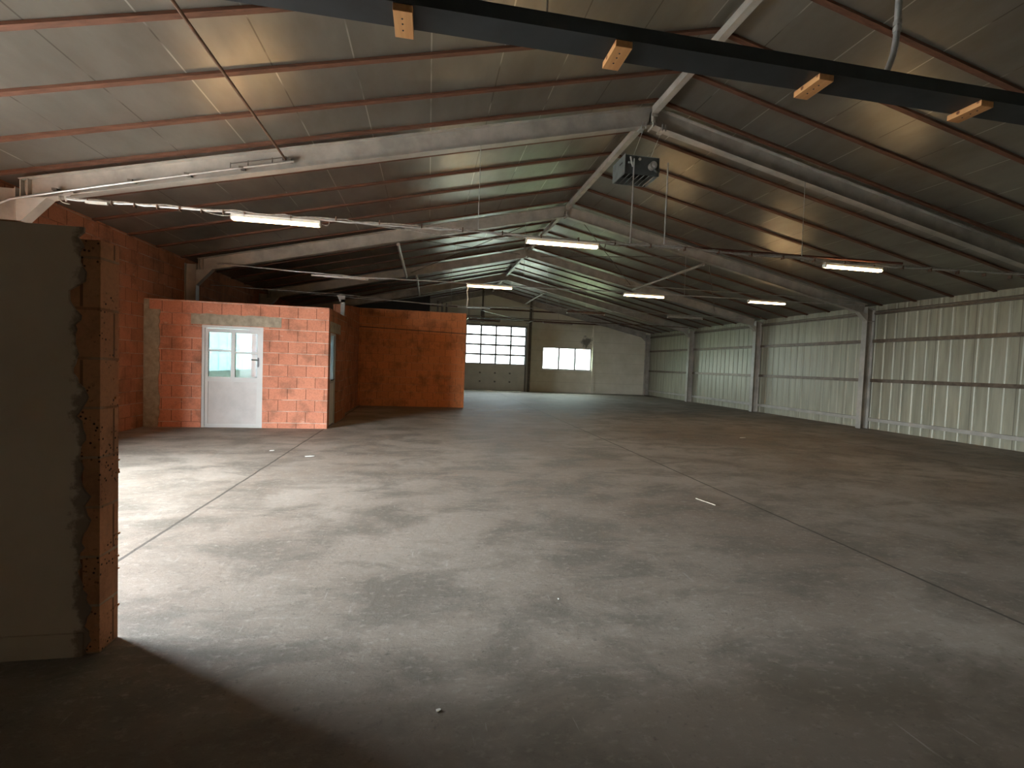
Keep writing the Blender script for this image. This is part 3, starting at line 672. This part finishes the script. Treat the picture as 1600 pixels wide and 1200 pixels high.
OFFL = [(5.85, YF[2]-.10, 3.60, 'rust', 'unlit brown tube fixture under the third frame, left one'), (9.95, YF[2]-.10, 3.65, 'galv', 'unlit pale tube fixture under the third frame, right one'), (6.15, YF[3]-.10, 3.63, 'rust', 'unlit dark tube fixture under the fourth frame, above the end window'), (2.55, YF[3]-.10, 3.56, 'rust', 'unlit tube fixture under the fourth frame in front of the gate top'), (2.0, YF[3]-.4, 4.12, 'galv', 'unlit fixture hanging higher in front of the gable wall')]
for x, y, z, m_, lab in OFFL:
    r = empty('unlit_tube_fixture', (x, y, z), lab, 'tube fixture', 'unlit tube fixtures')
    MB().box(x-.75, x+.75, y-.04, y+.04, z+.02, z+.09).build('housing', m_, r)
    MB().tube([(x-.72, y, z), (x+.72, y, z)], .016, 8).build('tube', 'cable', r)
    for s_ in (-1, 1): MB().box(x+s_*.74-.012, x+s_*.74+.012, y-.03, y+.03, z-.02, z+.02).build('end_cap', 'white', r)
# suspension wires
tag(MB().tube([(.97, yb_-.05, 3.60), (.93, yb_-.05, 3.40), (.96, yb_-.05, 3.22), (.94, yb_-.05, 2.98)], .012, 6).build('hanging_cable', 'white', None, (.97, yb_, 3.6)), 'short white cable end hanging from the left tube light of the second row', 'cable')
def wire(x, y, z0, z1, lab):
    tag(MB().tube([(x, y, z0), (x, y+.03, z1-.002)], .006, 6).build('suspension_wire', 'galv', None, (x, y, z0)), lab, 'wire', 'suspension wires')
zb = lambda x: zroof(x)-OFF-DEP
wire(.70, ya, 3.60, zb(.7), 'thin hanging wire left of the ridge under the nearest frame')
wire(6.42, ya, 3.63, zb(6.42), 'thin hanging wire on the right under the nearest frame')
wire(2.42, yb_, 3.63, zb(2.42), 'thin hanging wire right of the second lit tube row, left side') 
wire(7.05, yb_, 3.66, zb(7.05), 'thin hanging wire between two lit tubes of the second row')
wire(4.3, YF[2]-.10, 3.72, zb(4.3), 'short hanging wire under the third frame right of the ridge')
wire(7.6, YF[3]-.10, 3.78, zb(7.6), 'short hanging wire under the fourth frame')
wire(.75, YF[2]-.10, 3.64, zb(.75), 'long thin wire left of the ridge under the third frame')
for i, (x, y) in enumerate(((6.15, YF[3]-.10), (2.55, YF[3]-.10), (2.0, YF[3]-.4))):
    wire(x, y, (3.72, 3.65, 4.21)[i], zroof(x)-.12, ['wire holding the fixture above the end window', 'wire holding the fixture in front of the gate', 'wire holding the high fixture by the gable'][i])
wire(5.85, YF[2]-.10, 3.69, zb(5.85), 'wire holding the brown unlit fixture under the third frame')

# ================================================================ HANGING HEATER
hx0, hx1, hy0, hy1, hz0, hz1 = 3.22, 3.87, 7.90, 8.42, 4.93, 5.25
h = empty('unit_heater', (3.545, 8.16, 4.93), 'blue grey unit heater with louvres hanging below the ridge', 'heater')
b = MB().box(hx0, hx0+.012, hy0-.03, hy1, hz0, hz1).box(hx1-.012, hx1, hy0, hy1, hz0, hz1).box(hx0+.012, hx1-.012, hy0, hy1, hz1-.012, hz1).box(hx0+.012, hx1-.012, hy1-.012, hy1, hz0, hz1-.012)
b.build('casing', 'heater', h)
MB().box(hx0+.012, hx1-.012, hy0, hy0+.012, hz0, hz1-.012).build('rear_panel', 'heater_dark', h)
MB().box(hx0+.012, hx1-.012, hy0+.012, hy1-.012, hz0+.13, hz0+.14).build('inner_panel', 'blackplastic', h)
nl = 7
for i in range(nl):
    x = hx0+.05+i*(hx1-hx0-.1)/(nl-1)
    MB().prism([(x-.030, hy0+.014, hz0-.002), (x-.026, hy0+.014, hz0-.004), (x+.018, hy0+.014, hz0+.05), (x+.012, hy0+.014, hz0+.053)], (0, hy1-hy0-.028, 0)).build('louvre', 'heater' if i < nl-1 else 'white', h)
mb = MB().tube([(hx1-.15, hy0-.001, 5.08), (hx1-.15, hy0-.10, 5.08)], .065, 16); mb.tube([(hx1-.15, hy0-.10, 5.08), (hx1-.15, hy0-.14, 5.08)], .035, 12).build('fan_motor', 'galv', h)
MB().tube(arc((hx1-.12, hy0-.06, 5.02), (hx1-.10, hy0-.12, 4.93), (hx1-.03, hy0-.05, 5.0)), .022, 8).build('valve', 'heater_dark', h)
MB().tube([(hx0+.10, hy0-.03, 5.20), (hx0+.11, hy0-.06, 5.10), (hx0+.14, hy0-.05, 5.03)], .016, 8).tube([(hx0+.06, hy0-.04, 5.10), (hx0+.15, hy0-.04, 5.10)], .018, 8).build('valve', 'galv', h)
MB().tube([(hx0+.28, hy0-.001, 5.19), (hx0+.28, hy0-.012, 5.19)], .024, 12).build('gauge', 'white', h)
MB().box(hx0-.004, hx0-.0005, 7.98, 8.10, 5.12, 5.145).build('slot', 'blackplastic', h)
for x in (3.40, 3.72):
    MB().tube([(x, 7.95, hz1), (x-.01, YF[0]+.03, 5.50)], .004, 6).build('hanger_cable', 'galv', h)
for x in (3.36, 3.71):
    c = MB().box(x-.04, x+.04, YF[0]-.10, YF[0]+.10, 5.515, 5.545).tube([(x-.03, YF[0]-.09, 5.49), (x-.03, YF[0]-.09, 5.60)], .010, 6).tube([(x+.03, YF[0]-.09, 5.49), (x+.03, YF[0]-.09, 5.60)], .010, 6)
    tag(c.build('beam_clamp', 'galv', None, (x, YF[0], 5.52)), 'steel clamp on the ridge of the nearest frame, %s of the heater cables' % ('left' if x < 3.5 else 'right'), 'clamp', 'beam clamps')

# ================================================================ LEFT SIDE, MIDDLE DISTANCE
b = MB().box(-2.30, -2.20, 13.10, 13.19, RZ, 3.10); b.prism([(-2.40, 13.10, 3.20), (-2.20, 13.10, 3.20), (-2.20, 13.10, 3.02), (-2.31, 13.10, 3.02)], (0, .09, 0))
tag(b.build('steel_post', 'steel', None, (-2.25, 13.14, RZ)), 'short pale steel post on the room wall beside the store', 'post')
run('thin cable running from the room post over the store', [(-5.4, 13.08, 3.26), (-2.25, 13.08, 3.22), (1.6, 15.5, 3.30), (5.0, YE-1.2, 4.1)], .008, 'galv', 9)
for i, (x, z1) in enumerate(((.35, 4.35), (.55, 4.3), (.75, 4.25))):
    tag(MB().tube([(x, 22.0, 0), (x, 22.0, z1)], .045, 8).build('flue_pipe', 'steel_dark', None, (x, 22.0, 0)), 'upright dark pipe behind the store wall, %s of three' % ['left', 'middle', 'right'][i], 'pipe', 'pipes behind the store')
MB_ = MB().box(2.78, 3.0, 26.4, 26.5, 3.85, 4.55).tube([(2.89, 26.45, 4.55), (2.89, 26.45, zroof(2.9)-.02)], .05, 8)
tag(MB_.build('gate_drive', 'steel_dark', None, (2.89, 26.45, 4.2)), 'dark hanging gate drive in front of the gable above the gate', 'gate drive')
b = MB()
for x in (2.06, 5.6): b.box(x-.02, x+.02, YE-1.9, YE-.10, 4.0, 4.05)
b.box(2.06, 5.6, YE-1.9, YE-1.86, 4.0, 4.05); 
for x in (2.06, 5.6): b.tube([(x, YE-1.88, 4.05), (x, YE-1.88, zroof(x)-.02)], .012, 6)
tag(b.build('gate_rails', 'steel_dark', None, (3.8, YE-1, 4.0)), 'dark overhead rails of the sectional gate', 'gate rails')
# slim conduits on the right roof slope beside column
# ================================================================ SMALL THINGS ON THE FLOOR
def scrap(x, y, sx, sy, rot, label, m='paper'):
    c, s_ = math.cos(rot), math.sin(rot); rr = random.Random(int(x*100))
    top = []; nseg = 9
    for i in range(nseg):
        a = 2*math.pi*i/nseg; q = 1+rr.uniform(-.25, .15); px, py = math.cos(a)*sx*q, math.sin(a)*sy*q
        top.append(Vector((x+px*c-py*s_, y+px*s_+py*c, .001)))
    tag(MB().prism(top, (0, 0, .004)).build('paper_scrap', m, None, (x, y, 0)), label, 'paper scrap', 'litter on the floor')
scrap(-1.79, 7.83, .07, .035, .3, 'white paper scrap on the floor in front of the small room')
scrap(-2.48, 8.30, .04, .03, .9, 'small pale scrap near the joint before the small room')
scrap(7.53, 10.29, .10, .03, .2, 'flat pale scrap on the floor far right of centre')
scrap(.09, 2.07, .013, .009, .5, 'tiny pale chip on the floor close to the viewer')
scrap(.9, 3.0, .009, .005, 1.5, 'tiny white chip right of the near chip', 'paper')
tag(MB().beam((3.26, 5.25, .014), (3.34, 4.97, .014), (1, .3, 0), .014, .010).build('wood_stick', 'concrete', None, (3.3, 5.1, 0)), 'thin white stick lying on the floor left of the right joint', 'stick')
